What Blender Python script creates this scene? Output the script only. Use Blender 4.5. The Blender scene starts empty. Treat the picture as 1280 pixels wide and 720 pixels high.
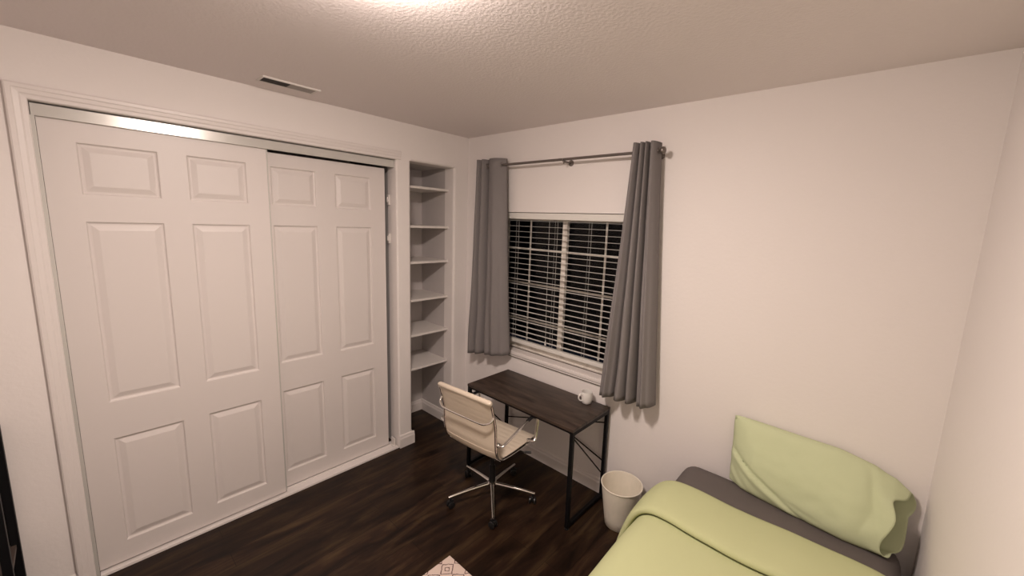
import bpy, bmesh, math, random
from mathutils import Vector, Matrix, noise
random.seed(7)
col = bpy.context.scene.collection
PI = math.pi
H = 2.44; W = 2.907; YB = -3.45

# ------------------------------------------------------------ materials
def mat(name, color, rough=0.6, metal=0.0, spec=None, emit=None, estr=0, trans=0):
    m = bpy.data.materials.new(name); m.use_nodes = True
    b = m.node_tree.nodes['Principled BSDF']
    b.inputs['Base Color'].default_value = (*color, 1)
    b.inputs['Roughness'].default_value = rough
    b.inputs['Metallic'].default_value = metal
    if spec is not None: b.inputs['Specular IOR Level'].default_value = spec
    if emit: b.inputs['Emission Color'].default_value = (*emit, 1); b.inputs['Emission Strength'].default_value = estr
    if trans: b.inputs['Transmission Weight'].default_value = trans
    return m
def nodes(m): return m.node_tree.nodes, m.node_tree.links, m.node_tree.nodes['Principled BSDF']
def add_bump(m, scale, strength, dist=0.002, detail=4, rough=.5, ramp=None):
    N, L, b = nodes(m)
    tc = N.new('ShaderNodeTexCoord'); nz = N.new('ShaderNodeTexNoise')
    nz.inputs['Scale'].default_value = scale; nz.inputs['Detail'].default_value = detail; nz.inputs['Roughness'].default_value = rough
    L.new(tc.outputs['Object'], nz.inputs['Vector'])
    out = nz.outputs['Fac']
    if ramp:
        r = N.new('ShaderNodeValToRGB'); r.color_ramp.elements[0].position = ramp[0]; r.color_ramp.elements[1].position = ramp[1]
        L.new(out, r.inputs['Fac']); out = r.outputs['Color']
    bp = N.new('ShaderNodeBump'); bp.inputs['Strength'].default_value = strength; bp.inputs['Distance'].default_value = dist
    L.new(out, bp.inputs['Height']); L.new(bp.outputs['Normal'], b.inputs['Normal'])
    return m
def add_tint(m, scale, c1, c2, stretch=(1, 1, 1), detail=5, lo=.35, hi=.65):
    N, L, b = nodes(m)
    tc = N.new('ShaderNodeTexCoord'); mp = N.new('ShaderNodeMapping'); mp.inputs['Scale'].default_value = stretch
    nz = N.new('ShaderNodeTexNoise'); nz.inputs['Scale'].default_value = scale; nz.inputs['Detail'].default_value = detail
    r = N.new('ShaderNodeValToRGB')
    r.color_ramp.elements[0].position = lo; r.color_ramp.elements[0].color = (*c1, 1)
    r.color_ramp.elements[1].position = hi; r.color_ramp.elements[1].color = (*c2, 1)
    L.new(tc.outputs['Object'], mp.inputs['Vector']); L.new(mp.outputs['Vector'], nz.inputs['Vector'])
    L.new(nz.outputs['Fac'], r.inputs['Fac']); L.new(r.outputs['Color'], b.inputs['Base Color'])
    return m

M = {}
M['wall'] = add_bump(mat('wall_paint', (.82, .775, .755), .62, spec=.35), 55, .22, .003)
M['ceil'] = add_bump(mat('ceiling_texture', (.84, .775, .765), .75, spec=.3), 75, .17, .004, detail=5, ramp=(.40, .62))
M['trim'] = mat('trim_paint', (.77, .72, .70), .4)
M['door'] = add_bump(mat('door_paint', (.72, .67, .65), .42), 130, .05, .001)
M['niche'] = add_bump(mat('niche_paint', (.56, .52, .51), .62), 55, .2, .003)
M['shelf'] = mat('shelf_paint', (.74, .70, .67), .5)
M['alu'] = mat('brushed_track_metal', (.60, .59, .56), .22, .2)
M['black'] = mat('black_powder_coat', (.004, .004, .005), .5, spec=.2)
M['plastic'] = mat('black_plastic', (.01, .01, .011), .4)
M['chrome'] = mat('chrome', (.78, .76, .73), .12, 1.0)
M['bronze'] = mat('rod_metal', (.20, .175, .16), .38, .75)
M['blind'] = mat('blind_white', (.74, .72, .68), .45)
M['vinyl'] = add_tint(mat('window_vinyl', (.78, .74, .68), .45), 14, (.55, .5, .45), (.78, .74, .68), detail=6, lo=.3, hi=.5)
M['curtain'] = add_bump(mat('curtain_fabric', (.212, .196, .194), .85, spec=.15), 400, .25, .001)
M['leather'] = mat('cream_leather', (.66, .57, .46), .4)
M['mug'] = mat('white_ceramic', (.78, .76, .73), .2)
M['bin'] = add_tint(mat('bin_plastic', (.84, .79, .68), .5), 30, (.82, .77, .66), (.86, .80, .69))
M['sheet'] = add_bump(mat('grey_sheet', (.135, .118, .112), .9, spec=.15), 300, .2, .001)
M['duvet'] = add_bump(mat('green_cotton', (.53, .56, .315), .85, spec=.15), 9, .12, .01)
M['case'] = add_bump(mat('green_pillowcase', (.57, .625, .40), .85, spec=.15), 14, .2, .008)
M['insert'] = mat('pillow_ticking', (.30, .36, .2), .9)
M['outlet'] = mat('outlet_plastic', (.75, .72, .68), .4)
M['mattress'] = mat('mattress_white', (.6, .58, .56), .8)
M['darkwood'] = mat('dark_brown_shelf', (.07, .05, .042), .5)
M['diff'] = mat('lamp_diffuser', (.9, .9, .9), .5, emit=(1.0, .845, .755), estr=150)
M['ventdark'] = mat('vent_inside', (.02, .016, .018), .8)
M['ventgrey'] = mat('vent_damper', (.34, .31, .29), .6)
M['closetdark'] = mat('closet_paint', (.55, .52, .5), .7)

# glass
g = bpy.data.materials.new('window_glass'); g.use_nodes = True
b = g.node_tree.nodes['Principled BSDF']
b.inputs['Base Color'].default_value = (1, 1, 1, 1); b.inputs['Roughness'].default_value = .0
b.inputs['Transmission Weight'].default_value = 1; b.inputs['IOR'].default_value = 1.18
M['glass'] = g
M['shadow_line'] = mat('painted_shadow', (.09, .07, .06), .8)  # dark colour for the painted shadow lines at the sill

# wood floor: planks running along Y
def wood_floor():
    m = mat('dark_wood_floor', (.02, .012, .009), .32, spec=.22)
    N, L, b = nodes(m)
    tc = N.new('ShaderNodeTexCoord'); mp = N.new('ShaderNodeMapping'); mp.inputs['Rotation'].default_value = (0, 0, PI/2)
    br = N.new('ShaderNodeTexBrick'); br.inputs['Scale'].default_value = 1.0
    br.inputs['Brick Width'].default_value = 1.1; br.inputs['Row Height'].default_value = .125
    br.inputs['Mortar Size'].default_value = .0015; br.offset = .37
    br.inputs['Color1'].default_value = (.8, .8, .8, 1); br.inputs['Color2'].default_value = (1.3, 1.3, 1.3, 1); br.inputs['Mortar'].default_value = (.3, .3, .3, 1)
    L.new(tc.outputs['Object'], mp.inputs['Vector']); L.new(mp.outputs['Vector'], br.inputs['Vector'])
    mp2 = N.new('ShaderNodeMapping'); mp2.inputs['Scale'].default_value = (9, 1.6, 1)
    nz = N.new('ShaderNodeTexNoise'); nz.inputs['Scale'].default_value = 1.6; nz.inputs['Detail'].default_value = 7; nz.inputs['Roughness'].default_value = .62; nz.inputs['Distortion'].default_value = .6
    L.new(tc.outputs['Object'], mp2.inputs['Vector']); L.new(mp2.outputs['Vector'], nz.inputs['Vector'])
    r = N.new('ShaderNodeValToRGB'); e = r.color_ramp.elements
    e[0].position = .36; e[0].color = (.007, .0034, .0022, 1)
    e[1].position = .72; e[1].color = (.06, .036, .0165, 1)
    k = e.new(.5); k.color = (.022, .0105, .0058, 1)
    L.new(nz.outputs['Fac'], r.inputs['Fac'])
    mx = N.new('ShaderNodeMix'); mx.data_type = 'RGBA'; mx.blend_type = 'MULTIPLY'; mx.inputs[0].default_value = 1
    L.new(r.outputs['Color'], mx.inputs[6]); L.new(br.outputs['Color'], mx.inputs[7]); L.new(mx.outputs[2], b.inputs['Base Color'])
    rr = N.new('ShaderNodeMapRange'); rr.inputs[3].default_value = .28; rr.inputs[4].default_value = .5
    L.new(nz.outputs['Fac'], rr.inputs[0]); L.new(rr.outputs[0], b.inputs['Roughness'])
    bp = N.new('ShaderNodeBump'); bp.inputs['Strength'].default_value = .25; bp.inputs['Distance'].default_value = .002
    L.new(nz.outputs['Fac'], bp.inputs['Height']); L.new(bp.outputs['Normal'], b.inputs['Normal'])
    return m
M['floor'] = wood_floor()

def desk_wood():
    m = mat('desk_wood', (.05, .035, .03), .42, spec=.4)
    N, L, b = nodes(m)
    tc = N.new('ShaderNodeTexCoord'); mp = N.new('ShaderNodeMapping'); mp.inputs['Scale'].default_value = (1.3, 9, 1)
    nz = N.new('ShaderNodeTexNoise'); nz.inputs['Scale'].default_value = 3; nz.inputs['Detail'].default_value = 6; nz.inputs['Distortion'].default_value = .8
    L.new(tc.outputs['Object'], mp.inputs['Vector']); L.new(mp.outputs['Vector'], nz.inputs['Vector'])
    r = N.new('ShaderNodeValToRGB'); e = r.color_ramp.elements
    e[0].position = .32; e[0].color = (.020, .0125, .010, 1); e[1].position = .74; e[1].color = (.085, .057, .042, 1)
    L.new(nz.outputs['Fac'], r.inputs['Fac']); L.new(r.outputs['Color'], b.inputs['Base Color'])
    return m
M['desk'] = desk_wood()

def rug_mat():
    m = mat('rug_weave', (.66, .56, .5), .95, spec=.1)
    N, L, b = nodes(m)
    tc = N.new('ShaderNodeTexCoord'); sx = N.new('ShaderNodeSeparateXYZ')
    nz = N.new('ShaderNodeTexNoise'); nz.inputs['Scale'].default_value = 45
    mixv = N.new('ShaderNodeMix'); mixv.data_type = 'RGBA'; mixv.blend_type = 'LINEAR_LIGHT'; mixv.inputs[0].default_value = .006
    L.new(tc.outputs['Object'], nz.inputs['Vector']); L.new(tc.outputs['Object'], mixv.inputs[6]); L.new(nz.outputs['Color'], mixv.inputs[7])
    L.new(mixv.outputs[2], sx.inputs[0])
    def mth(op, a, bb=None):
        n = N.new('ShaderNodeMath'); n.operation = op
        for i, v in enumerate((a, bb)):
            if v is None: continue
            if isinstance(v, (int, float)): n.inputs[i].default_value = v
            else: L.new(v, n.inputs[i])
        return n.outputs[0]
    def cell(o):
        return mth('ABSOLUTE', mth('SUBTRACT', mth('FRACT', mth('ADD', mth('DIVIDE', o, .0865), .0)), .5))
    d = mth('ADD', cell(sx.outputs[0]), cell(sx.outputs[1]))
    def ring(c, w): return mth('LESS_THAN', mth('ABSOLUTE', mth('SUBTRACT', d, c)), w)
    k = mth('MAXIMUM', ring(.455, .034), ring(.17, .032))
    mx = N.new('ShaderNodeMix'); mx.data_type = 'RGBA'
    L.new(k, mx.inputs[0]); mx.inputs[6].default_value = (.66, .54, .48, 1); mx.inputs[7].default_value = (.13, .075, .075, 1)
    L.new(mx.outputs[2], b.inputs['Base Color'])
    n2 = N.new('ShaderNodeTexNoise'); n2.inputs['Scale'].default_value = 350; L.new(tc.outputs['Object'], n2.inputs['Vector'])
    bp = N.new('ShaderNodeBump'); bp.inputs['Strength'].default_value = .5; bp.inputs['Distance'].default_value = .002
    L.new(n2.outputs['Fac'], bp.inputs['Height']); L.new(bp.outputs['Normal'], b.inputs['Normal'])
    return m
M['rug'] = rug_mat()

# ------------------------------------------------------------ mesh helpers
def new(): return bmesh.new()
def box(bm, x0, x1, y0, y1, z0, z1, bev=0, mtx=None, seg=2):
    x0, x1 = sorted((x0, x1)); y0, y1 = sorted((y0, y1)); z0, z1 = sorted((z0, z1))
    t = bmesh.new()
    vs = [t.verts.new((x, y, z)) for x in (x0, x1) for y in (y0, y1) for z in (z0, z1)]
    for f in ((0, 1, 3, 2), (4, 6, 7, 5), (0, 4, 5, 1), (2, 3, 7, 6), (0, 2, 6, 4), (1, 5, 7, 3)):
        t.faces.new([vs[i] for i in f])
    bmesh.ops.recalc_face_normals(t, faces=t.faces)
    if bev: bmesh.ops.bevel(t, geom=t.edges[:], offset=bev, segments=seg, affect='EDGES', profile=.5)
    if mtx: bmesh.ops.transform(t, matrix=mtx, verts=t.verts)
    merge(bm, t)
def merge(bm, t):
    me = bpy.data.meshes.new('t'); t.to_mesh(me); t.free(); bm.from_mesh(me); bpy.data.meshes.remove(me)
def prism(bm, pts, axis, a, b_):
    """closed polygon pts (2D) extruded along axis from a to b_."""
    def P(p, h):
        return {'x': (h, p[0], p[1]), 'y': (p[0], h, p[1]), 'z': (p[0], p[1], h)}[axis]
    t = bmesh.new()
    A = [t.verts.new(P(p, a)) for p in pts]; B = [t.verts.new(P(p, b_)) for p in pts]
    n = len(pts)
    t.faces.new(A); t.faces.new(B[::-1])
    for i in range(n): t.faces.new((A[i], B[i], B[(i+1) % n], A[(i+1) % n]))
    bmesh.ops.recalc_face_normals(t, faces=t.faces); merge(bm, t)
def tube(bm, pts, r, n=12, caps=True, closed=False, flat=None):
    """sweep circle (or ellipse r*(flat)) along pts"""
    pts = [Vector(p) for p in pts]; t = bmesh.new(); rings = []
    m = len(pts); up = None
    for i, p in enumerate(pts):
        if closed: d = pts[(i+1) % m] - pts[i-1]
        else: d = pts[min(i+1, m-1)] - pts[max(i-1, 0)]
        d.normalize()
        if up is None:
            up = Vector((0, 0, 1)) if abs(d.z) < .9 else Vector((1, 0, 0))
        side = d.cross(up)
        if side.length < 1e-5: side = d.cross(Vector((0, 1, 0)))
        side.normalize(); up2 = side.cross(d).normalized(); up = up2
        rr = r[i] if isinstance(r, (list, tuple)) else r
        fx = flat if flat else (1, 1)
        rings.append([t.verts.new(p + side*math.cos(2*PI*k/n)*rr*fx[0] + up2*math.sin(2*PI*k/n)*rr*fx[1]) for k in range(n)])
    for i in range(m if closed else m-1):
        A, B = rings[i], rings[(i+1) % m]
        for k in range(n): t.faces.new((A[k], A[(k+1) % n], B[(k+1) % n], B[k]))
    if caps and not closed: t.faces.new(rings[0][::-1]); t.faces.new(rings[-1])
    bmesh.ops.recalc_face_normals(t, faces=t.faces); merge(bm, t)
def lathe(bm, prof, c=(0, 0, 0), n=40, mtx=None):
    t = bmesh.new(); rings = []
    for r, z in prof:
        if r < 1e-6: rings.append([t.verts.new((0, 0, z))])
        else: rings.append([t.verts.new((r*math.cos(2*PI*k/n), r*math.sin(2*PI*k/n), z)) for k in range(n)])
    for A, B in zip(rings, rings[1:]):
        for k in range(n):
            a, b_, c_, d = A[k % len(A)], A[(k+1) % len(A)], B[(k+1) % len(B)], B[k % len(B)]
            f = []
            for v in (a, b_, c_, d):
                if v not in f: f.append(v)
            if len(f) > 2: t.faces.new(f)
    bmesh.ops.recalc_face_normals(t, faces=t.faces)
    bmesh.ops.transform(t, matrix=Matrix.Translation(c) @ (mtx or Matrix()), verts=t.verts); merge(bm, t)
def smooth_path(pts, n=8, closed=False):
    P = [Vector(p) for p in pts]; out = []; m = len(P)
    for i in range(m if closed else m-1):
        if closed: a, b_, c, d = P[i-1], P[i], P[(i+1) % m], P[(i+2) % m]
        else: a, b_, c, d = P[max(i-1, 0)], P[i], P[i+1], P[min(i+2, m-1)]
        for k in range(n):
            t = k/n
            out.append(.5*((2*b_)+(-a+c)*t+(2*a-5*b_+4*c-d)*t*t+(-a+3*b_-3*c+d)*t**3))
    if not closed: out.append(P[-1])
    return out
def gridmesh(bm, f, nu, nv, closeu=False):
    V = [[bm.verts.new(f(i/nu, j/nv)) for j in range(nv+1)] for i in range(nu if closeu else nu+1)]
    n = len(V)
    for i in range(nu):
        for j in range(nv):
            a = V[i]; b_ = V[(i+1) % n]
            bm.faces.new((a[j], b_[j], b_[j+1], a[j+1]))
def obj(name, bm, m, parent=None, smooth=False, ang=40, loc=None):
    me = bpy.data.meshes.new(name); bm.to_mesh(me); bm.free()
    o = bpy.data.objects.new(name, me); col.objects.link(o)
    for x in (m if isinstance(m, list) else [m]): me.materials.append(x)
    if smooth:
        for p in me.polygons: p.use_smooth = True
        try: me.set_sharp_from_angle(angle=math.radians(ang))
        except Exception: pass
    if parent: o.parent = parent
    return o
def tag(o, label, cat, group=None):
    o['label'] = label; o['category'] = cat
    if group: o['group'] = group
    return o
def thing(name, label, cat, loc=(0, 0, 0), rz=0, group=None):
    o = bpy.data.objects.new(name, None); col.objects.link(o); o.location = loc; o.rotation_euler = (0, 0, rz)
    o.empty_display_size = .1
    return tag(o, label, cat, group)
def struct(name, bm, m, parent=None, smooth=False, ang=40):
    o = obj(name, bm, m, parent, smooth, ang)
    if not parent: o['kind'] = 'structure'
    return o
def mod_solid(o, th, off=0):
    m = o.modifiers.new('solid', 'SOLIDIFY'); m.thickness = th; m.offset = off; return m

# ------------------------------------------------------------ room shell
YO, YE = -2.259, -.651       # closet opening
YN0, YN1 = -.536, -.142      # shelf niche
ZC, ZN = 2.183, 2.189
def arc(cx, cy, r, a0, a1, n=6): return [(cx+r*math.cos(math.radians(a0+(a1-a0)*i/n)), cy+r*math.sin(math.radians(a0+(a1-a0)*i/n))) for i in range(n+1)]

bm = new()
T = -.12; R = .02
box(bm, T, 0, YB, YO, 0, H)
box(bm, T, 0, YO, YE+.02, ZC, H); box(bm, T, 0, YE+.02, YN0, ZN, H); box(bm, T, 0, YN1, 0, ZN, H)
# column between closet and niche, rounded on the niche side and slightly on the closet side
prism(bm, [(T, YE)] + arc(-.012, YE+.012, .012, 270, 360) + arc(-R, YN0-R, R, 0, 90) + [(T, YN0)], 'z', 0, ZC)
prism(bm, [(T, YE+.02), (0, YE+.02)] + arc(-R, YN0-R, R, 0, 90) + [(T, YN0)], 'z', ZC, ZN)
prism(bm, [(T, YN1)] + arc(-R, YN1+R, R, 270, 360) + [(0, 0), (T, 0)], 'z', 0, ZN)
prism(bm, [(T, ZN)] + arc(-R, ZN+R, R, 270, 360) + [(0, H), (T, H)], 'y', YN0, YN1)
struct('wall_left', bm, M['wall'])

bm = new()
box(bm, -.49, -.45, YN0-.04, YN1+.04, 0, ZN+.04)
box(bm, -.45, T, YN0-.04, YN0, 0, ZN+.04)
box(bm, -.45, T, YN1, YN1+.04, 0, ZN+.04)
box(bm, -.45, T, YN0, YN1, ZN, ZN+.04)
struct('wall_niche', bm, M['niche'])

bm = new()
box(bm, -.78, -.74, YO-.3, YE+.1, 0, 2.3)
box(bm, -.74, T, YO-.34, YO-.3, 0, 2.3)
box(bm, -.74, T, YE+.02, YN0-.045, 0, 2.3)
box(bm, -.74, T, YO-.3, YE+.02, 2.3, 2.34)
struct('wall_closet', bm, M['closetdark'])

# window wall
WX0, WX1, WZ0, WZ1 = .33, 1.565, .785, 1.857
bm = new()
box(bm, -.8, WX0, 0, .16, 0, H); box(bm, WX1, W+.12, 0, .16, 0, H)
box(bm, WX0, WX1, 0, .16, 0, WZ0-.02); box(bm, WX0, WX1, 0, .16, WZ1, H)
struct('wall_window', bm, M['wall'])
bm = new(); box(bm, W, W+.12, YB, 0, 0, H); struct('wall_right', bm, M['wall'])
bm = new(); box(bm, T, W+.12, YB-.12, YB, 0, H); struct('wall_back', bm, M['wall'])
bm = new(); box(bm, -.8, W+.12, YB-.12, .16, -.1, 0); struct('floor', bm, M['floor'])
bm = new(); box(bm, -.8, W+.12, YB-.12, .16, H, H+.1); struct('ceiling', bm, M['ceil'])

# baseboards (profile: depth, height)
BP = [(0, 0), (.014, 0), (.014, .072), (.010, .082), (.009, .092), (.005, .1), (0, .1)]
def base_x(bm, x0, x1, ywall, s): prism(bm, [(ywall + s*d, z) for d, z in BP], 'x', x0, x1)
def base_y(bm, y0, y1, xwall, s): prism(bm, [(xwall + s*d, z) for d, z in BP], 'y', y0, y1)
bm = new(); base_x(bm, 0, W, 0, -1); struct('baseboard_window', bm, M['trim'])
bm = new(); base_x(bm, -.45, -.002, YN1, -1); base_y(bm, YN0, YN1-.014, -.45, 1); base_x(bm, -.45, -.01, YN0, 1); base_y(bm, YN1, -.014, 0, 1)
struct('baseboard_niche', bm, M['trim'])
bm = new(); base_y(bm, YE, YN0+.014, 0, 1); struct('baseboard_column', bm, M['trim'])
bm = new(); prism(bm, [(d, z*.8) for d, z in BP], 'y', YB, -2.318); struct('baseboard_left', bm, M['trim'])
bm = new(); base_y(bm, YB, -.014, W, -1); struct('baseboard_right', bm, M['trim'])
bm = new(); base_x(bm, .014, W-.014, YB, 1); struct('baseboard_back', bm, M['trim'])

# casing (depth across width: outer thick, inner thin)
CW = .064
CP = [(0, 0), (0, .008), (.004, .0105), (.018, .0115), (.024, .0145), (.032, .0155), (.040, .0165), (.044, .019), (.058, .0195), (.064, .016), (.064, 0)]
CP = [(w*.88, d) for w, d in CP]
bm = new()
prism(bm, [(d, YO-w) for w, d in CP], 'z', 0, ZC)
# mitred corner + head
bm2 = new()
ys = YO; 
A = [(d, YO-w, ZC) for w, d in CP]; B = [(d, YO-w, ZC+w) for w, d in CP]; C2 = [(d, YE+.03, ZC+w) for w, d in CP]
def loft(bm, sections):
    rings = [[bm.verts.new(p) for p in s] for s in sections]
    n = len(rings[0])
    for P_, Q in zip(rings, rings[1:]):
        for k in range(n): bm.faces.new((P_[k], P_[(k+1) % n], Q[(k+1) % n], Q[k]))
    bm.faces.new(rings[0]); bm.faces.new(rings[-1][::-1])
    bmesh.ops.recalc_face_normals(bm, faces=bm.faces)
loft(bm2, [A, B, C2]); merge(bm, bm2)
struct('trim_1', bm, M['trim'])

# closet side jamb channel, floor track
bm = new(); box(bm, -.10, -.004, YO, YO+.012, 0, ZC-.056); box(bm, -.075, -.066, YO+.012, YO+.018, .02, ZC-.06)
struct('trim_2', bm, M['alu'])
tr = thing('sliding_door_track', 'grey metal header track above the white sliding closet doors', 'door track', (0, -1.45, ZC-.054))
def loc(o, root):   # keep world-built mesh while parented
    o.matrix_parent_inverse = Matrix.Translation(root.location).inverted() if root.rotation_euler.z == 0 else root.matrix_basis.inverted(); return o
bm = new()
box(bm, -.034, -.026, YO+.002, YE-.002, ZC-.054, ZC-.001, .001); box(bm, -.115, -.026, YO+.002, YE-.002, ZC-.006, ZC-.001)
box(bm, -.080, -.077, YO+.002, YE-.002, ZC-.045, ZC-.006); box(bm, -.115, -.112, YO+.002, YE-.002, ZC-.045, ZC-.006)
loc(obj('fascia', bm, M['alu'], tr), tr)
ft = thing('floor_track', 'thin white floor track under the sliding closet doors', 'door track', (0, -1.45, 0))
bm = new(); box(bm, -.128, -.004, YO+.013, YE-.002, 0, .006); box(bm, -.016, -.006, YO+.013, YE-.002, .006, .012, .002)
box(bm, -.081, -.078, YO+.013, YE-.002, .006, .014)
loc(obj('rail', bm, M['trim'], ft), ft)
bm = new(); box(bm, -.085, -.035, YE-.022, YE-.012, .012, .07, .002); box(bm, -.085, -.035, YE-.034, YE-.008, .007, .014, .002)
loc(obj('guide_bracket', bm, M['shelf'], ft), ft)
for z in (1.868, 1.59):
    t = thing('door_bumper', 'white bumper on the closet jamb, the %s of two' % ('upper' if z > 1.7 else 'lower'), 'bumper', (-.1, YE, z), 0, 'bumpers on the closet jamb')
    bm = new(); box(bm, -.012, .012, -.012, 0, 0, .075, .003); obj('plate', bm, M['shelf'], t)
    bm = new(); box(bm, -.006, .006, -.02, -.012, .02, .055, .003); obj('pad', bm, M['shelf'], t)

# six-panel sliding doors
ROWS = [(.12, .672), (.855, 1.707), (1.822, 2.045)]
def panel_door(name, x, y0, y1, cols, z0, z1, th=.034):
    bm = new()
    ysp = sorted({y0, y1, *[v for c in cols for v in c]}); zsp = sorted({z0, z1, *[v for r in ROWS for v in r]})
    V = {}
    def v(y, z, d=0):
        k = (round(y, 5), round(z, 5), round(d, 5))
        if k not in V: V[k] = bm.verts.new((x+d, y, z))
        return V[k]
    for a, b_ in zip(ysp, ysp[1:]):
        for c, d in zip(zsp, zsp[1:]):
            if any(abs(a-q[0]) < 1e-6 for q in cols) and any(abs(c-r[0]) < 1e-6 for r in ROWS):
                rings = []
                for ins, dep in ((0, 0), (.003, -.001), (.006, -.008), (.011, -.010), (.017, -.0095), (.022, -.0075), (.038, -.002), (.041, -.0015)):
                    rings.append([v(a+ins, c+ins, dep), v(b_-ins, c+ins, dep), v(b_-ins, d-ins, dep), v(a+ins, d-ins, dep)])
                for r1, r2 in zip(rings, rings[1:]):
                    for k in range(4): bm.faces.new((r1[k], r1[(k+1) % 4], r2[(k+1) % 4], r2[k]))
                bm.faces.new(rings[-1])
            else:
                bm.faces.new((v(a, c), v(b_, c), v(b_, d), v(a, d)))
    # sides and back
    bot = [v(y, z0) for y in ysp]; top = [v(y, z1) for y in ysp]; lef = [v(y0, z) for z in zsp]; rig = [v(y1, z) for z in zsp]
    q = [bm.verts.new((x-th, yy, zz)) for yy, zz in ((y0, z0), (y1, z0), (y1, z1), (y0, z1))]
    bm.faces.new(bot[::-1] + [q[0], q[1]]); bm.faces.new(top + [q[2], q[3]]); bm.faces.new(lef + [q[3], q[0]]); bm.faces.new(rig[::-1] + [q[1], q[2]]); bm.faces.new(q)
    bmesh.ops.recalc_face_normals(bm, faces=bm.faces)
    return struct(name, bm, M['door'])
d1 = panel_door('door_1', -.040, -2.246, -1.433, [(-2.147, -1.885), (-1.782, -1.53)], .016, 2.135)
d2 = panel_door('door_2', -.084, -1.50, -.695, [(-1.405, -1.155), (-1.043, -.797)], .016, 2.120, .026)
bm = new(); box(bm, -.040, -.0385, -1.4335, -1.4265, .016, 2.128); box(bm, -.070, -.040, -1.433, -1.4265, .016, 2.128); struct('edge_strip', bm, M['alu'], d1)

# niche shelves
for i, z in enumerate((2.024, 1.727, 1.449, 1.150, .865, .586)):
    names = ['topmost', 'second from the top', 'third from the top', 'fourth from the top', 'fifth from the top', 'lowest']
    bm = new(); box(bm, -.4495, -.072, YN0+.0005, YN1-.0005, z-.018, z, .0015)
    tag(obj('wall_shelf', bm, M['shelf']), 'white wooden shelf in the wall niche, %s of six' % names[i], 'shelf', 'shelves in the niche')

# ------------------------------------------------------------ window
wf = bm = new()
yF = .10
box(bm, WX0, WX0+.035, yF-.02, yF+.04, WZ0, WZ1, .003); box(bm, WX1-.035, WX1, yF-.02, yF+.04, WZ0, WZ1, .003)
box(bm, WX0, WX1, yF-.02, yF+.04, WZ1-.035, WZ1, .003); box(bm, WX0, WX1, yF-.02, yF+.04, WZ0, WZ0+.045, .003)
box(bm, WX0+.035, WX1-.035, yF-.028, yF-.018, WZ0+.012, WZ0+.02, .001)
win = struct('window_1', bm, M['vinyl'])
xc = .948
bm = new(); box(bm, xc-.020, xc+.020, yF-.014, yF+.02, WZ0+.045, WZ1-.035, .004)
struct('mullion', bm, M['vinyl'], win)
for nm, xa, xb, xm in (('sash', WX0+.035, xc-.015, .621), ('sash', xc+.015, WX1-.035, 1.276)):
    bm = new()
    yy0, yy1 = yF-.005, yF+.02
    outer = xa if xm < xc else xb-.02
    box(bm, outer, outer+.02, yy0, yy1, WZ0+.045, WZ1-.035, .002)
    box(bm, xa, xb, yy0, yy1, WZ0+.045, WZ0+.07, .002); box(bm, xa, xb, yy0, yy1, WZ1-.055, WZ1-.035, .002)
    sh = struct(nm, bm, M['vinyl'], win)
    bm = new()
    box(bm, xm-.007, xm+.007, yF+.001, yF+.005, WZ0+.07, WZ1-.055)
    for z in (1.584, 1.318, 1.03): box(bm, xa+.005, xb-.005, yF+.0, yF+.005, z-.007, z+.007)
    struct('muntin_grid', bm, M['vinyl'], sh)
    bm = new(); box(bm, xa+.018, xb-.018, yF-.004, yF-.001, WZ0+.06, WZ1-.05); struct('pane', bm, M['glass'], sh)
# sill
bm = new(); box(bm, WX0-.001, WX1+.001, -.002, .16, WZ0-.02, WZ0, .002)
box(bm, WX0-.02, WX1+.02, -.012, 0, WZ0-.024, WZ0-.004, .003)
box(bm, WX0-.02, WX1+.02, -.006, 0, WZ0-.040, WZ0-.029, .002)
t3 = struct('trim_3', bm, M['trim'])
for y0_, y1_, z0_, z1_ in ((-.0022, 0, WZ0-.0285, WZ0-.0245), (-.0065, 0, WZ0-.0445, WZ0-.0405), (yF-.024, yF-.0201, WZ0, WZ0+.004)):  # thin dark strips painted in as the shadow lines around the sill
    bm = new(); box(bm, WX0-.018 if y0_ < 0 else WX0, WX1+.018 if y0_ < 0 else WX1, y0_, y1_, z0_, z1_); struct('shadow_line', bm, M['shadow_line'], t3)
# dark backing outside: night yard
bm = new(); box(bm, -6, 8, 5, 5.1, -1, 5); o = struct('wall_outside', bm, mat('night_fence', (.02, .02, .022), .9))

# blinds
bl = thing('window_blind', 'white horizontal slat blind lowered over the night window', 'blind', (0, 0, WZ1))
yb = .052
bm = new(); box(bm, WX0+.008, WX1-.008, yb-.03, yb+.025, -.030, -.002, .002); box(bm, WX0+.006, WX1-.006, yb-.040, yb-.034, -.048, -.004, .002); obj('valance', bm, M['blind'], bl)
bm = new(); ns = 23; zt, zb = 1.795, .905
for i in range(ns):
    z = zt+(zb-zt)*i/(ns-1) - WZ1
    pts = [(yb-.0105, z+.0010), (yb-.005, z+.0022), (yb+.005, z+.0022), (yb+.0105, z+.0010), (yb+.0105, z+.000), (yb+.005, z+.0012), (yb-.005, z+.0012), (yb-.0105, z+.000)]
    prism(bm, pts, 'x', WX0+.010, WX1-.010)
obj('slats', bm, M['blind'], bl)
bm = new(); box(bm, WX0+.010, WX1-.010, yb-.016, yb+.016, .846-WZ1, .874-WZ1, .004); obj('bottom_rail', bm, M['blind'], bl)
bm = new()
for x in (.53, .90, 1.18, 1.42):
    for dy in (-.014, .014): tube(bm, [(x, yb+dy, -.03), (x, yb+dy, .86-WZ1)], .0005, 6)
    tube(bm, [(x+.012, yb, -.03), (x+.012, yb, .86-WZ1)], .0004, 6)
obj('ladder_cord', bm, M['blind'], bl)
bm = new()
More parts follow.
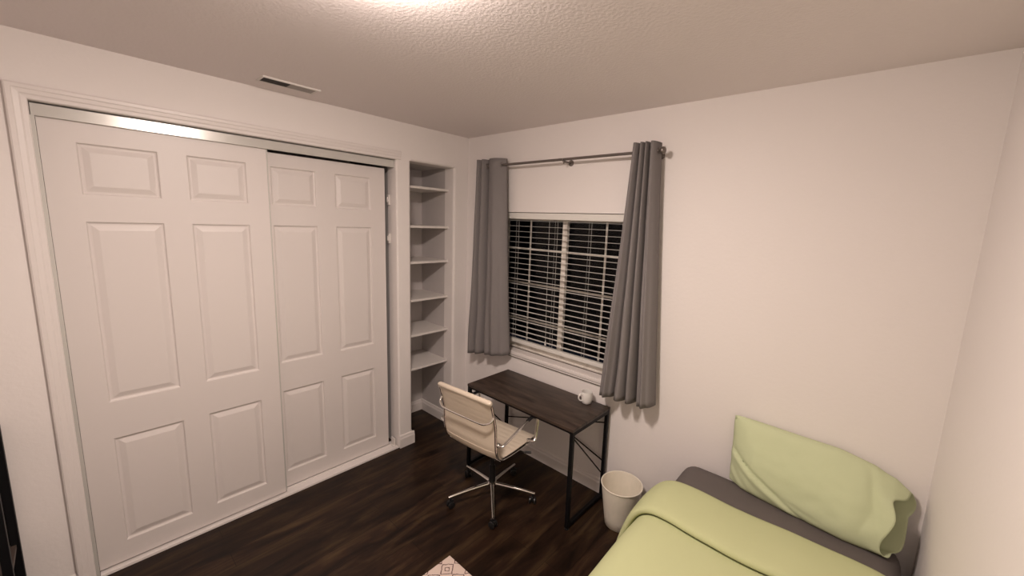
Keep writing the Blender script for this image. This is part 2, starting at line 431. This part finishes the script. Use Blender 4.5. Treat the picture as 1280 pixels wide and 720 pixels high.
for x, l in ((.86, .93),):
    tube(bm, [(x, yb-.03, -.04), (x+.004, yb-.032, -.5), (x+.012, yb-.03, -l)], .001, 6)
    lathe(bm, [(0, .02), (.003, .018), (.006, -.01), (.006, -.016), (0, -.016)], (x+.012, yb-.03, -l-.012), 10)
obj('pull_cord', bm, M['blind'], bl)

# ------------------------------------------------------------ curtain rod and curtains
RZ, RY = 2.190, -.085
rod = thing('curtain_rod', 'dark bronze curtain rod mounted above the window', 'curtain rod', (0, 0, RZ))
bm = new(); tube(bm, [(.275, RY, 0), (1.665, RY, 0)], .0085, 16); obj('pole', bm, M['bronze'], rod, True)
for x, s in ((.275, -1), (1.665, 1)):
    bm = new(); mt = Matrix.Rotation(s*PI/2, 4, 'Y')
    lathe(bm, [(.0, -.004), (.012, -.004), (.012, .004), (.008, .007), (.011, .011), (.018, .017), (.0205, .026), (.017, .035), (.009, .040), (0, .041)], (x, RY, 0), 20, mt)
    obj('finial', bm, M['bronze'], rod, True)
for x in (.30, 1.035, 1.648):
    bm = new()
    lathe(bm, [(0, 0), (.02, 0), (.02, .004), (.012, .008), (.006, .01), (.006, .075), (0, .075)], (x, 0, -.012), 16, Matrix.Rotation(PI/2, 4, 'X'))
    tube(bm, [(x, RY+.014*math.cos(a), .0+.014*math.sin(a)) for a in [math.radians(-200+20*i) for i in range(12)]], .0035, 8)
    tube(bm, [(x, RY+.004, -.012), (x, RY, -.026)], .005, 8)
    obj('bracket', bm, M['bronze'], rod, True)

def curtain(name, label, xt, xb_, ph, hem, amp_t, amp_b, seed, yb0):
    # ph: u positions of the narrow valleys between folds (first 0, last 1)
    bm = new(); zt_ = 2.238
    NU, NV = 150, 46
    def phase(u):
        for i_, (a, b_) in enumerate(zip(ph, ph[1:])):
            if u <= b_+1e-9: return i_+(u-a)/(b_-a)
        return len(ph)-1
    def f(u, v):
        x = (xt[0]+(xt[1]-xt[0])*u)*(1-v**1.15)+(xb_[0]+(xb_[1]-xb_[0])*u)*v**1.15
        a = amp_t+(amp_b-amp_t)*v
        w = noise.noise(Vector((u*2.5+seed, v*1.3, seed)))
        q = phase(u); uu = q+.10*w*v*math.sin(PI*u)
        fr = abs(math.sin(PI*uu))
        fold = 1-2*fr**.5
        wide = ph[min(int(q), len(ph)-2)+1]-ph[min(int(q), len(ph)-2)]
        fold += .25*v*min(1, wide*2.5)*math.sin(6*PI*(uu-math.floor(uu)))*fr*(1 if wide > .28 else 0)
        y = RY*(1-v)+yb0*v + a*fold + .012*v*noise.noise(Vector((u*5, v*4, seed)))
        z = zt_ + (hem(u)-zt_)*v
        return (x, min(y, -.012), z)
    gridmesh(bm, f, NU, NV)
    t = thing(name, label, 'curtain', ((xt[0]+xt[1])/2, RY, hem(.5)), 0, 'curtains either side of the window')
    o = loc(obj('fabric', bm, M['curtain'], t, True, 180), t); mod_solid(o, .0022)
    crossings = []
    for a, b_ in zip(ph, ph[1:]): crossings += [a+(b_-a)*.08, a+(b_-a)*.92]
    for k, u in enumerate(crossings):
        x = xt[0]+(xt[1]-xt[0])*u; g_ = new(); e = Vector((0, 0, 1))
        tang = Vector((.3, -1 if k % 2 == 0 else 1, 0)).normalized()
        tube(g_, [Vector((x, RY, RZ)) + (tang*math.cos(a)+e*math.sin(a))*.017 for a in [2*PI*i/20 for i in range(20)]], .003, 8, closed=True)
        loc(obj('grommet', g_, M['bronze'], t, True), t)
    return t
curtain('curtain', 'grey grommet curtain left of the window, beside the shelf niche', (.220, .496), (.158, .590), [0, .20, .40, 1],
        lambda u: .70+.075*u, .036, .042, 3.1, -.095)
curtain('curtain', 'grey grommet curtain right of the window, flaring wide over the desk end', (1.518, 1.664), (1.412, 1.765), [0, .31, .53, .70, 1],
        lambda u: .745+.02*u, .040, .052, 8.3, -.10)

# ------------------------------------------------------------ ceiling vent and ceiling light
vt = thing('ceiling_vent', 'small white ceiling air vent with half open dark slot', 'vent', (.200, -1.375, H))
bm = new()
box(bm, .040, .052, -.135, .135, -.009, 0, .002); box(bm, -.066, -.056, -.135, .135, -.003, 0, .001)
box(bm, -.066, .052, -.135, -.122, -.003, 0, .001); box(bm, -.066, .052, .122, .135, -.003, 0, .001)
obj('frame', bm, M['shelf'], vt)
bm = new(); box(bm, -.056, .040, -.122, .0, -.0015, 0); obj('opening', bm, M['ventdark'], vt)
bm = new(); box(bm, -.056, .040, .0, .122, -.0025, 0, .001); obj('damper', bm, M['ventgrey'], vt)

cl = thing('ceiling_light', 'round glowing dome ceiling light just above the photo edge', 'ceiling light', (1.60, -1.66, H))
bm = new(); lathe(bm, [(0, 0), (.135, 0), (.14, -.006), (.14, -.018), (.134, -.02), (0, -.02)], n=48); obj('base', bm, M['shelf'], cl, True)
bm = new(); lathe(bm, [(.128, -.02), (.13, -.03), (.122, -.042), (.10, -.053), (.06, -.061), (0, -.064)], n=48); obj('diffuser', bm, M['diff'], cl, True, 80)

# ------------------------------------------------------------ desk
DX0, DX1, DY0, DY1, DZ = .548, 1.462, -.437, -.024, .636
dk = thing('desk', 'dark brown wooden desk with black metal frame under the window', 'desk', (0, 0, 0))
bm = new(); box(bm, DX0, DX1, DY0, DY1, DZ-.018, DZ, .002); obj('tabletop', bm, M['desk'], dk)
s = .022
for x in (DX0+.002, DX1-.002-s):
    for y in (DY0+.002, DY1-s-.002):
        bm = new(); box(bm, x, x+s, y, y+s, .012, DZ-.019, .001)
        lg = obj('leg', bm, M['black'], dk)
        bm = new(); lathe(bm, [(0, 0), (.013, 0), (.013, .006), (.006, .008), (.006, .0115), (0, .0115)], (x+s/2, y+s/2, 0), 14); f_ = obj('foot', bm, M['plastic'], lg, True)
    bm = new(); box(bm, x, x+s, DY0+s, DY1-s, DZ-.041, DZ-.019, .001); obj('top_rail', bm, M['black'], dk)
    bm = new(); box(bm, x, x+s, DY0+s, DY1-s, .012, .034, .001); obj('bottom_rail', bm, M['black'], dk)
    bm = new(); tube(bm, [(x+s/2, DY0+s, DZ-.06), (x+s/2, DY1-s*.8, .17)], .0045, 8); obj('brace', bm, M['black'], dk, True)
bm = new(); box(bm, DX0+s, DX1-s, DY1-s+.002, DY1-.008, DZ-.038, DZ-.019, .001); obj('back_rail', bm, M['black'], dk)
bm = new(); box(bm, DX0+s, DX1-s, DY0+.002, DY0+.016, DZ-.030, DZ-.019, .001); obj('front_rail', bm, M['black'], dk)
bm = new()
tube(bm, [(DX0+s*.6, DY1-.014, .25), (DX1-s*.6, DY1-.014, .53)], .0045, 8); obj('back_brace', bm, M['black'], dk, True)
bm = new()
tube(bm, [(DX0+s*.6, DY1-.004, .53), (DX1-s*.6, DY1-.004, .25)], .0045, 8); obj('back_brace', bm, M['black'], dk, True)

# mug
mg = thing('coffee_mug', 'white ceramic coffee mug on the desk corner', 'mug', (1.318, -.082, DZ))
bm = new(); lathe(bm, [(0, .0), (.026, 0), (.030, .003), (.0345, .02), (.036, .045), (.036, .076), (.0352, .078), (.0335, .077), (.0325, .045), (.030, .012), (0, .008)], n=36); obj('cup', bm, M['mug'], mg, True)
bm = new(); a0 = math.radians(243)
pp = smooth_path([(.033, 0, .062), (.048, 0, .066), (.060, 0, .055), (.060, 0, .038), (.050, 0, .024), (.032, 0, .020)], 5)
tube(bm, [Matrix.Rotation(a0, 3, 'Z') @ p for p in pp], .0045, 10, flat=(1.3, 1)); obj('handle', bm, M['mug'], mg, True, 80)

# ------------------------------------------------------------ waste bin
bn = thing('waste_bin', 'off white tapered waste bin between desk and bed', 'bin', (1.650, -.165, 0))
bm = new()
lathe(bm, [(0, 0), (.080, 0), (.085, .004), (.092, .06), (.106, .16), (.119, .258), (.119, .262), (.1165, .262), (.1035, .16), (.089, .06), (.082, .010), (0, .008)], n=56)
obj('bucket', bm, M['bin'], bn, True, 60)
bm = new(); tube(bm, [(.120*math.cos(2*PI*i/48), .120*math.sin(2*PI*i/48), .263) for i in range(48)], .0035, 8, closed=True); obj('rim', bm, M['bin'], bn, True)

# ------------------------------------------------------------ office chair
ch = thing('office_chair', 'cream leather office chair with chrome frame on casters at the desk', 'chair', (.923, -.535, 0), math.radians(4.3))
# five-star base, world angles compensated for the root's rotation
for k in range(5):
    a = math.radians(30+72*k-4.3)
    d = Vector((math.cos(a), math.sin(a), 0))
    bm = new()
    pts = [d*.015+Vector((0, 0, .098)), d*.10+Vector((0, 0, .092)), d*.20+Vector((0, 0, .082)), d*.285+Vector((0, 0, .070))]
    tube(bm, smooth_path(pts, 4), [.0135-.0055*i/12 for i in range(13)], 12, flat=(1, .95))
    sp = obj('base_leg', bm, M['chrome'], ch, True)
    c = d*.272; q = Vector((-d.y, d.x, 0))
    bm = new(); tube(bm, [c+Vector((0, 0, .066)), c+Vector((0, 0, .045))], .006, 10)
    box(bm, -.006, .006, -.02, .02, .026, .048, .003, Matrix.Translation(c) @ Matrix.Rotation(a+.6*k, 4, 'Z'))
    cs = obj('caster', bm, M['plastic'], sp, True)
    bm = new()
    wr = Matrix.Rotation(a+.6*k, 4, 'Z')
    for sgn in (-1, 1):
        lathe(bm, [(0, -.006), (.018, -.006), (.0215, -.004), (.0215, .004), (.018, .006), (0, .006)], c+wr @ Vector((sgn*.0145, 0, 0))+Vector((0, 0, .0215)), 22, wr @ Matrix.Rotation(PI/2, 4, 'Y'))
    # wheel belongs to the caster, kept in the caster's mesh depth
    merge_bm = bm; me = bpy.data.meshes.new('w'); merge_bm.to_mesh(me); merge_bm.free()
    b2 = bmesh.new(); b2.from_mesh(cs.data); b2.from_mesh(me); b2.to_mesh(cs.data); b2.free()
    for p_ in cs.data.polygons: p_.use_smooth = True
    cs.data.set_sharp_from_angle(angle=math.radians(40))
bm = new(); lathe(bm, [(0, .075), (.026, .075), (.030, .08), (.030, .108), (.022, .114), (0, .114)], n=28); obj('hub', bm, M['chrome'], ch, True)
bm = new(); lathe(bm, [(0, .112), (.021, .112), (.021, .22), (.013, .225), (.013, .36), (0, .36)], n=24); obj('gas_lift', bm, M['plastic'], ch, True)
bm = new(); box(bm, -.06, .06, -.08, .09, .352, .382, .006); box(bm, -.17, .17, -.03, .0, .372, .388, .003); box(bm, -.17, .17, .07, .10, .372, .388, .003); obj('seat_mechanism', bm, M['plastic'], ch)
bm = new(); tube(bm, [(.05, .04, .368), (.20, .06, .366), (.235, .075, .37)], .004, 8); tube(bm, [(.21, .064, .367), (.245, .08, .372)], .007, 10); obj('tilt_lever', bm, M['plastic'], ch, True)
HW = .204; UPPER = len(col.objects)
prof = [(-.260, .784), (-.246, .735), (-.230, .68), (-.218, .625), (-.213, .55), (-.208, .485), (-.190, .432), (-.155, .408), (-.10, .401), (-.03, .399), (.06, .400), (.12, .404), (.162, .406), (.185, .399), (.193, .384)]
pth = smooth_path([(0, y, z) for y, z in prof], 6)
# arc-length resample
def resample(P, n):
    L = [0]
    for a, b_ in zip(P, P[1:]): L.append(L[-1]+(b_-a).length)
    out = []; j = 0
    for i in range(n+1):
        s_ = L[-1]*i/n
        while j < len(L)-2 and L[j+1] < s_: j += 1
        out.append(P[j].lerp(P[j+1], (s_-L[j])/(L[j+1]-L[j]+1e-9)))
    return out, L[-1]
PR, LEN = resample(pth, 150)
def sling(bm, half, th, p0, p1, rib):
    # closed slab: loop over top surface then underside
    idx = list(range(p0, p1+1)); nx = 12
    nrm = []
    for i in idx:
        d = (PR[min(i+1, 150)]-PR[max(i-1, 0)]).normalized(); nrm.append(Vector((0, -d.z, d.y)) * 1.0)
    top = []; bot = []
    for i, n_ in zip(idx, nrm):
        rb = rib*abs(math.sin(PI*i/7.5))**.5 if rib else 0
        rt, rb2 = [], []
        for k in range(nx+1):
            u = -1+2*k/nx
            e = (1-abs(u)**8)
            p = PR[i]+Vector((u*half, 0, 0))
            sag = -.006*(1-u*u)
            rt.append(bm.verts.new(p + n_*((th/2)*(.35+.65*e)+rb*e+sag)))
            rb2.append(bm.verts.new(p - n_*((th/2)*(.35+.65*e)+rb*e*.25-sag)))
        top.append(rt); bot.append(rb2)
    m = len(idx)
    for a in range(m-1):
        for k in range(nx):
            bm.faces.new((top[a][k], top[a][k+1], top[a+1][k+1], top[a+1][k])); bm.faces.new((bot[a][k+1], bot[a][k], bot[a+1][k], bot[a+1][k+1]))
        bm.faces.new((top[a][0], top[a+1][0], bot[a+1][0], bot[a][0])); bm.faces.new((top[a+1][nx], top[a][nx], bot[a][nx], bot[a+1][nx]))
    for a in (0, m-1):
        for k in range(nx): bm.faces.new((top[a][k], bot[a][k], bot[a][k+1], top[a][k+1]))
    bmesh.ops.recalc_face_normals(bm, faces=bm.faces)
ksplit = min(range(151), key=lambda i: abs(PR[i].z-.47)+(0 if PR[i].y < -.1 else 9))
bm = new(); sling(bm, HW, .014, 0, ksplit, .0022); obj('backrest', bm, M['leather'], ch, True, 70)
bm = new(); sling(bm, HW, .018, ksplit, 150, .0028); obj('seat', bm, M['leather'], ch, True, 70)
bm = new(); tube(bm, [(-HW-.012, -.263, .789), (-HW, -.263, .789), (HW, -.263, .789), (HW+.012, -.263, .789)], [.009, .0155, .0155, .009], 16); obj('top_roll', bm, M['leather'], ch, True)
bm = new(); tube(bm, [(-HW-.01, .189, .390), (-HW, .189, .390), (HW, .189, .390), (HW+.01, .189, .390)], [.009, .015, .015, .009], 16); obj('front_roll', bm, M['leather'], ch, True)
for sgn in (-1, 1):
    bm = new()
    tube(bm, [(sgn*(HW+.010), p.y-.002, p.z) for p in PR[3:148:3]], .0075, 12, flat=(.8, 1.25)); obj('side_frame', bm, M['chrome'], ch, True)
    bm = new()
    X = sgn*(HW+.022); X2 = sgn*(HW+.050)
    arm = smooth_path([(X, -.205, .522), (X2, -.199, .526), (X2, -.168, .534), (X2, -.09, .556), (X2, .0, .580), (X2, .085, .594), (X2, .125, .592), (X2, .140, .568), (X2, .132, .50), (X2, .120, .445), (X2, .105, .428), (X, .095, .424), (sgn*(HW+.008), .09, .42)], 6)
    tube(bm, arm, .0078, 12, flat=(1.35, .8)); ar = obj('armrest', bm, M['chrome'], ch, True)
    bm = new(); tube(bm, smooth_path([(X2, .03, .589), (X2, .075, .598), (X2, .118, .598)], 5), .010, 10, flat=(1.4, .6)); obj('arm_pad', bm, M['plastic'], ar, True)
    for y, z in ((-.205, .522), (.093, .422)):
        bm = new(); lathe(bm, [(0, -.008), (.011, -.008), (.013, -.004), (.013, .004), (.011, .008), (0, .008)], (sgn*(HW+.020), y, z), 16, Matrix.Rotation(PI/2, 4, 'Y'))
        obj('joint', bm, M['chrome'], ar, True)
bm = new(); br_ = smooth_path([(-HW-.010, -.240, .700), (-HW-.006, -.256, .678), (-HW+.022, -.270, .662), (-HW+.06, -.274, .655), (0, -.275, .654), (HW-.06, -.274, .655), (HW-.022, -.270, .662), (HW+.006, -.256, .678), (HW+.010, -.240, .700)], 6)
tube(bm, br_, .0065, 12); obj('back_spreader', bm, M['chrome'], ch, True)
bm = new(); tube(bm, [(-HW-.01, -.165, .400), (HW+.01, -.165, .400)], .006, 10); obj('seat_spreader', bm, M['chrome'], ch, True)
bm = new(); tube(bm, [(-HW-.012, .165, .395), (HW+.012, .165, .395)], .006, 10); obj('seat_spreader', bm, M['chrome'], ch, True)

for o in list(ch.children):
    if o.name.split('.')[0] in ('backrest', 'seat', 'top_roll', 'front_roll', 'side_frame', 'armrest', 'back_spreader', 'seat_spreader'): o.location = (-.022, .018, 0)
# ------------------------------------------------------------ bed
BX0, BX1, BY0, BY1 = 1.968, 2.862, -2.02, -.036
bd = thing('bed', 'single bed against the wall corner with dark grey fitted sheet', 'bed', (0, 0, 0))
bm = new(); box(bm, BX0+.02, BX1-.01, BY0+.02, BY1-.01, .14, .19, .004)
obj('frame', bm, M['black'], bd)
for x in (BX0+.06, BX1-.09):
    for y in (BY0+.06, BY1-.10):
        bm = new(); box(bm, x, x+.035, y, y+.035, 0, .14, .002); obj('leg', bm, M['black'], bd)
def rounded_slab(bm, x0, x1, y0, y1, z0, z1, r, seg=5, nz=.0):
    box(bm, x0, x1, y0, y1, z0, z1, r, seg=seg)
bm = new(); rounded_slab(bm, BX0+.01, BX1-.006, BY0+.01, BY1-.006, .19, .478, .05, 6); obj('mattress', bm, M['mattress'], bd, True, 60)
def slab_grid(bm, x0, x1, y0, y1, ztop, zbot, r, wr, seed):
    # top with rounded borders and side skirts as one wrinkled grid
    def prof1(t, a, b_):          # t 0..1 -> position & drop
        L = (ztop-zbot-r); arcL = r*PI/2; flat = (b_-a-2*r); tot = 2*L+2*arcL+flat; s_ = t*tot
        if s_ < L: return a, zbot-ztop+s_
        s_ -= L
        if s_ < arcL: q = s_/r; return a+r-r*math.cos(q), -r+r*math.sin(q)
        s_ -= arcL
        if s_ < flat: return a+r+s_, 0
        s_ -= flat
        if s_ < arcL: q = s_/r; return b_-r+r*math.sin(q), -r+r*math.cos(q)
        s_ -= arcL
        return b_, -r-s_
    def f(u, v):
        x, dz1 = prof1(u, x0, x1); y, dz2 = prof1(v, y0, y1)
        z = ztop+max(dz1+dz2, zbot-ztop)
        n_ = noise.noise(Vector((x*6, y*6, seed)))*wr
        return (x, y, z+n_)
    gridmesh(bm, f, 70, 90)
bm = new(); slab_grid(bm, BX0, BX1, BY0, BY1+.012, .512, .2, .078, .004, 1.7); obj('fitted_sheet', bm, M['sheet'], bd, True, 180)

# duvet: cross-section across the bed swept along the bed, folded back near the head
def duvet():
    bm = new()
    # cross-section control (x, z) from left hem over the top to the wall side
    cs = smooth_path([(1.868, 0, .10), (1.884, 0, .20), (1.908, 0, .32), (1.934, 0, .41), (1.960, 0, .468), (1.995, 0, .500), (2.05, 0, .517), (2.2, 0, .524), (2.45, 0, .524), (2.65, 0, .522), (2.78, 0, .518), (2.832, 0, .500), (2.852, 0, .46), (2.856, 0, .40), (2.856, 0, .30)], 8)
    cs, CL = resample(cs, 84)
    nrm = []
    for i in range(85):
        d = (cs[min(i+1, 84)]-cs[max(i-1, 0)]).normalized(); nrm.append(Vector((-d.z, 0, d.x)))
    # path along y: (y, offset)
    py = smooth_path([(0, -2.10, -.38), (0, -2.09, -.2), (0, -2.06, -.03), (0, -1.98, .0), (0, -1.7, .006), (0, -1.3, .004), (0, -1.0, .006), (0, -.8, .004), (0, -.6, .0), (0, -.44, -.004), (0, -.355, -.006), (0, -.333, .006), (0, -.340, .020), (0, -.39, .029), (0, -.48, .033), (0, -.57, .032), (0, -.620, .028), (0, -.634, .018), (0, -.622, .008)], 8)
    py, _ = resample(py, 190)
    def f(u, v):
        i = min(int(round(u*84)), 84); p = py[min(int(round(v*190)), 190)]
        y, off = p.y, p.z
        c = cs[i]; n_ = nrm[i]
        k = noise.noise(Vector((c.x*2.6+.3, y*2.1, 2.2)))*.014 + noise.noise(Vector((c.x*7, y*4.5, off*8)))*.004
        yy = y
        fold = v > .55
        if fold: yy += .05*max(0, c.x-2.05)*max(0, min(1, (-y-.36)/.2))
        if fold and off > 0: yy += .018*math.sin(c.x*7+.5)*max(0, min(1, (-y-.3)/.3))
        # hem of the fold sweeps back where it drops down the left side
        if off < -.02 and y < -2: # foot end drop
            return (c.x*1.0, y+k*.3, max(c.z+off, .06))
        side = max(0, min(1, (1.97-c.x)/.12))
        wav = .010*side*math.sin(y*9+.8)
        return (c.x+n_.x*(off+k+wav), yy, c.z+n_.z*(off+k))
    gridmesh(bm, f, 84, 190)
    return bm
dv = tag(obj('duvet', duvet(), M['duvet'], None, True, 180), 'pale green duvet folded back across the single bed', 'duvet')
mod_solid(dv, .006, -1)

# ------------------------------------------------------------ pillow
def lerp_table(tab, s_):
    for (a, va), (b_, vb) in zip(tab, tab[1:]):
        if s_ <= b_: t = (s_-a)/(b_-a); t = t*t*(3-2*t) if False else t; return va+(vb-va)*t
    return tab[-1][1]
pw = thing('pillow', 'green pillow leaning against the wall at the head of the bed', 'pillow', (2.5, -.12, .49))
def pillow_pt(s_, a, shrink=1.0):
    # a: 0 bottom, pi/2 front, pi top, 3pi/2 back
    fr = math.sin(a)
    front_end = 2.800 - .018*math.cos(a*1) + .012*math.sin(5*a); back_end = 2.858+.030*max(0, min(1, -math.cos(a)*1.3-.2))
    w = .5+.5*fr
    w = w*w*(3-2*w)
    xe = back_end*(1-w)+front_end*w
    x0 = 2.190 + .008*math.cos(a)
    x = x0+(xe-x0)*s_
    t = -math.cos(a)              # -1 bottom, 1 top
    S = (x-2.19)/(2.87-2.19)
    zt_ = lerp_table([(0, .850), (.2, .846), (.4, .842), (.62, .840), (.80, .815), (.90, .783), (1.0, .718)], S)
    zb_ = lerp_table([(0, .515), (.08, .514), (.3, .512), (1, .514)], S)
    yt = -.040; ybm = lerp_table([(0, -.060), (.10, -.095), (.35, -.125), (.7, -.16), (1, -.150)], S)
    z = zb_+(zt_-zb_)*(t+1)/2; k = (t+1)/2
    yc = ybm+(yt-ybm)*k
    # half thickness
    h = .062*min(1, (max(S, 0)/.16))**.55*(1-.35*max(0, (S-.75)/.25))
    f = abs(fr)**.75
    if fr < 0:  y = min(yc+h*f*.9, -.012)
    else:       y = yc-h*f*(1.25-.30*k)
    return Vector((x, y, z)), S, k, fr
def pillow_case():
    bm = new()
    def f(u, v):
        a = 2*PI*u
        P, S, k, fr = pillow_pt(v, a)
        if fr > 0:
            # long diagonal crease from mid-left to the lower middle and gathers below it
            d1 = (k-(.53-1.05*S)); crease = -math.exp(-(d1/.028)**2)*.013*min(1, S/.03)*max(0, 1-max(0, S-.42)/.18)
            bulge = .012/(1+math.exp(min(40, d1*90)))*math.exp(-((d1+.06)/.06)**2)*max(0, 1-max(0, S-.42)/.18)
            d2 = (k-(.30-.42*(S-.1))); crease2 = -math.exp(-(d2/.03)**2)*.005*max(0, 1-abs(S-.45)/.3)
            gath = .004*math.sin(60*(S+k*.6))*max(0, -d1)*4*max(0, 1-S/.4)
            d3 = (S-(.78+.10*(1-k))); fold3 = -math.exp(-(d3/.022)**2)*.012*max(0, min(1, k*1.4-.1))
            nz_ = noise.noise(Vector((S*5, k*3, 1.1)))*.007+noise.noise(Vector((S*12, k*8, 4.1)))*.0025
            P.y -= fr*(crease+bulge+crease2+gath+fold3+nz_)
        # mouth flares a little and waves
        m = max(0, (v-.88)/.12)
        if fr > 0: P.y -= .022*m*fr; P.z -= .012*m*math.sin(3*a)
        P.z += m*.008*(1+math.sin(4*a+1))
        P.y = min(P.y, -.006)
        return P
    gridmesh(bm, f, 96, 90, closeu=True)
    # close left seam
    bmesh.ops.remove_doubles(bm, verts=[v for v in bm.verts if v.co.x < 2.2], dist=.004)
    return bm
pc = loc(obj('pillowcase', pillow_case(), M['case'], pw, True, 180), pw); mod_solid(pc, .002, -1)
bm = new()
def ins(u, v):
    a = 2*PI*u; vv = .10+.76*v
    P, S, k, fr = pillow_pt(vv, a)
    C = Vector((P.x, -.085-.04*(1-k), .665)); q = .80
    q *= math.sqrt(max(0.0, 1-(max(0, (v-.88)/.12))**2))+.001
    return Vector((P.x, C.y+(P.y-C.y)*q*.85, C.z+(P.z-C.z)*q))
gridmesh(bm, ins, 48, 50, closeu=True); loc(obj('pillow_insert', bm, M['insert'], pw, True, 180), pw)

# ------------------------------------------------------------ rug
bm = new(); box(bm, 1.108, 1.82, -2.30, -1.018, 0, .008, .003)
rg = tag(obj('rug', bm, M['rug'], None), 'small cream rug with dark diamond pattern on the floor', 'rug')

# ------------------------------------------------------------ black shelf unit at the far left
su = thing('shelf_unit', 'black shelf unit standing at the left photo edge', 'shelf unit', (.004, -2.453, 0))
bm = new(); box(bm, .0, .012, -.62, -.004, .03, .86); obj('back_panel', bm, M['black'], su)
for x in (.0, .27):
    for y in (-.025, -.62):
        bm = new(); box(bm, x, x+.025, y, y+.025, 0, .88, .002); obj('post', bm, M['black'], su)
for z in (.08, .345, .865):
    bm = new(); box(bm, .013, .29, -.61, -.01, z-.016, z, .001); obj('shelf', bm, M['darkwood'], su)

# ------------------------------------------------------------ lights, world, camera
w = bpy.data.worlds.new('night'); bpy.context.scene.world = w; w.use_nodes = True
w.node_tree.nodes['Background'].inputs[0].default_value = (.01, .012, .018, 1); w.node_tree.nodes['Background'].inputs[1].default_value = .3

p = dict(cx=2.615188, cy=-2.199322, cz=1.775584, yaw=.709029, pitch=-.153806, roll=.0406133, f=497.00635, sx=23.5388, sy=-3.1625)
cyw, syw = math.cos(p['yaw']), math.sin(p['yaw']); cp, sp_ = math.cos(p['pitch']), math.sin(p['pitch'])
fwd = Vector((-syw*cp, cyw*cp, sp_)); right = Vector((cyw, syw, 0)); up = right.cross(fwd)
c, s_ = math.cos(p['roll']), math.sin(p['roll'])
r2 = c*right+s_*up; u2 = -s_*right+c*up
cam = bpy.data.cameras.new('camera'); co = bpy.data.objects.new('camera', cam); col.objects.link(co)
m = Matrix((r2, u2, -fwd)).transposed().to_4x4(); m.translation = (p['cx'], p['cy'], p['cz']); co.matrix_world = m
cam.sensor_width = 36; cam.lens = p['f']/1280*36; cam.shift_x = -p['sx']/1280; cam.shift_y = p['sy']/1280
cam.clip_start = .05
bpy.context.scene.camera = co
vs = bpy.context.scene.view_settings
vs.view_transform = 'Standard'; vs.look = 'None'; vs.gamma = 1; vs.exposure = .6; vs.use_curve_mapping = False
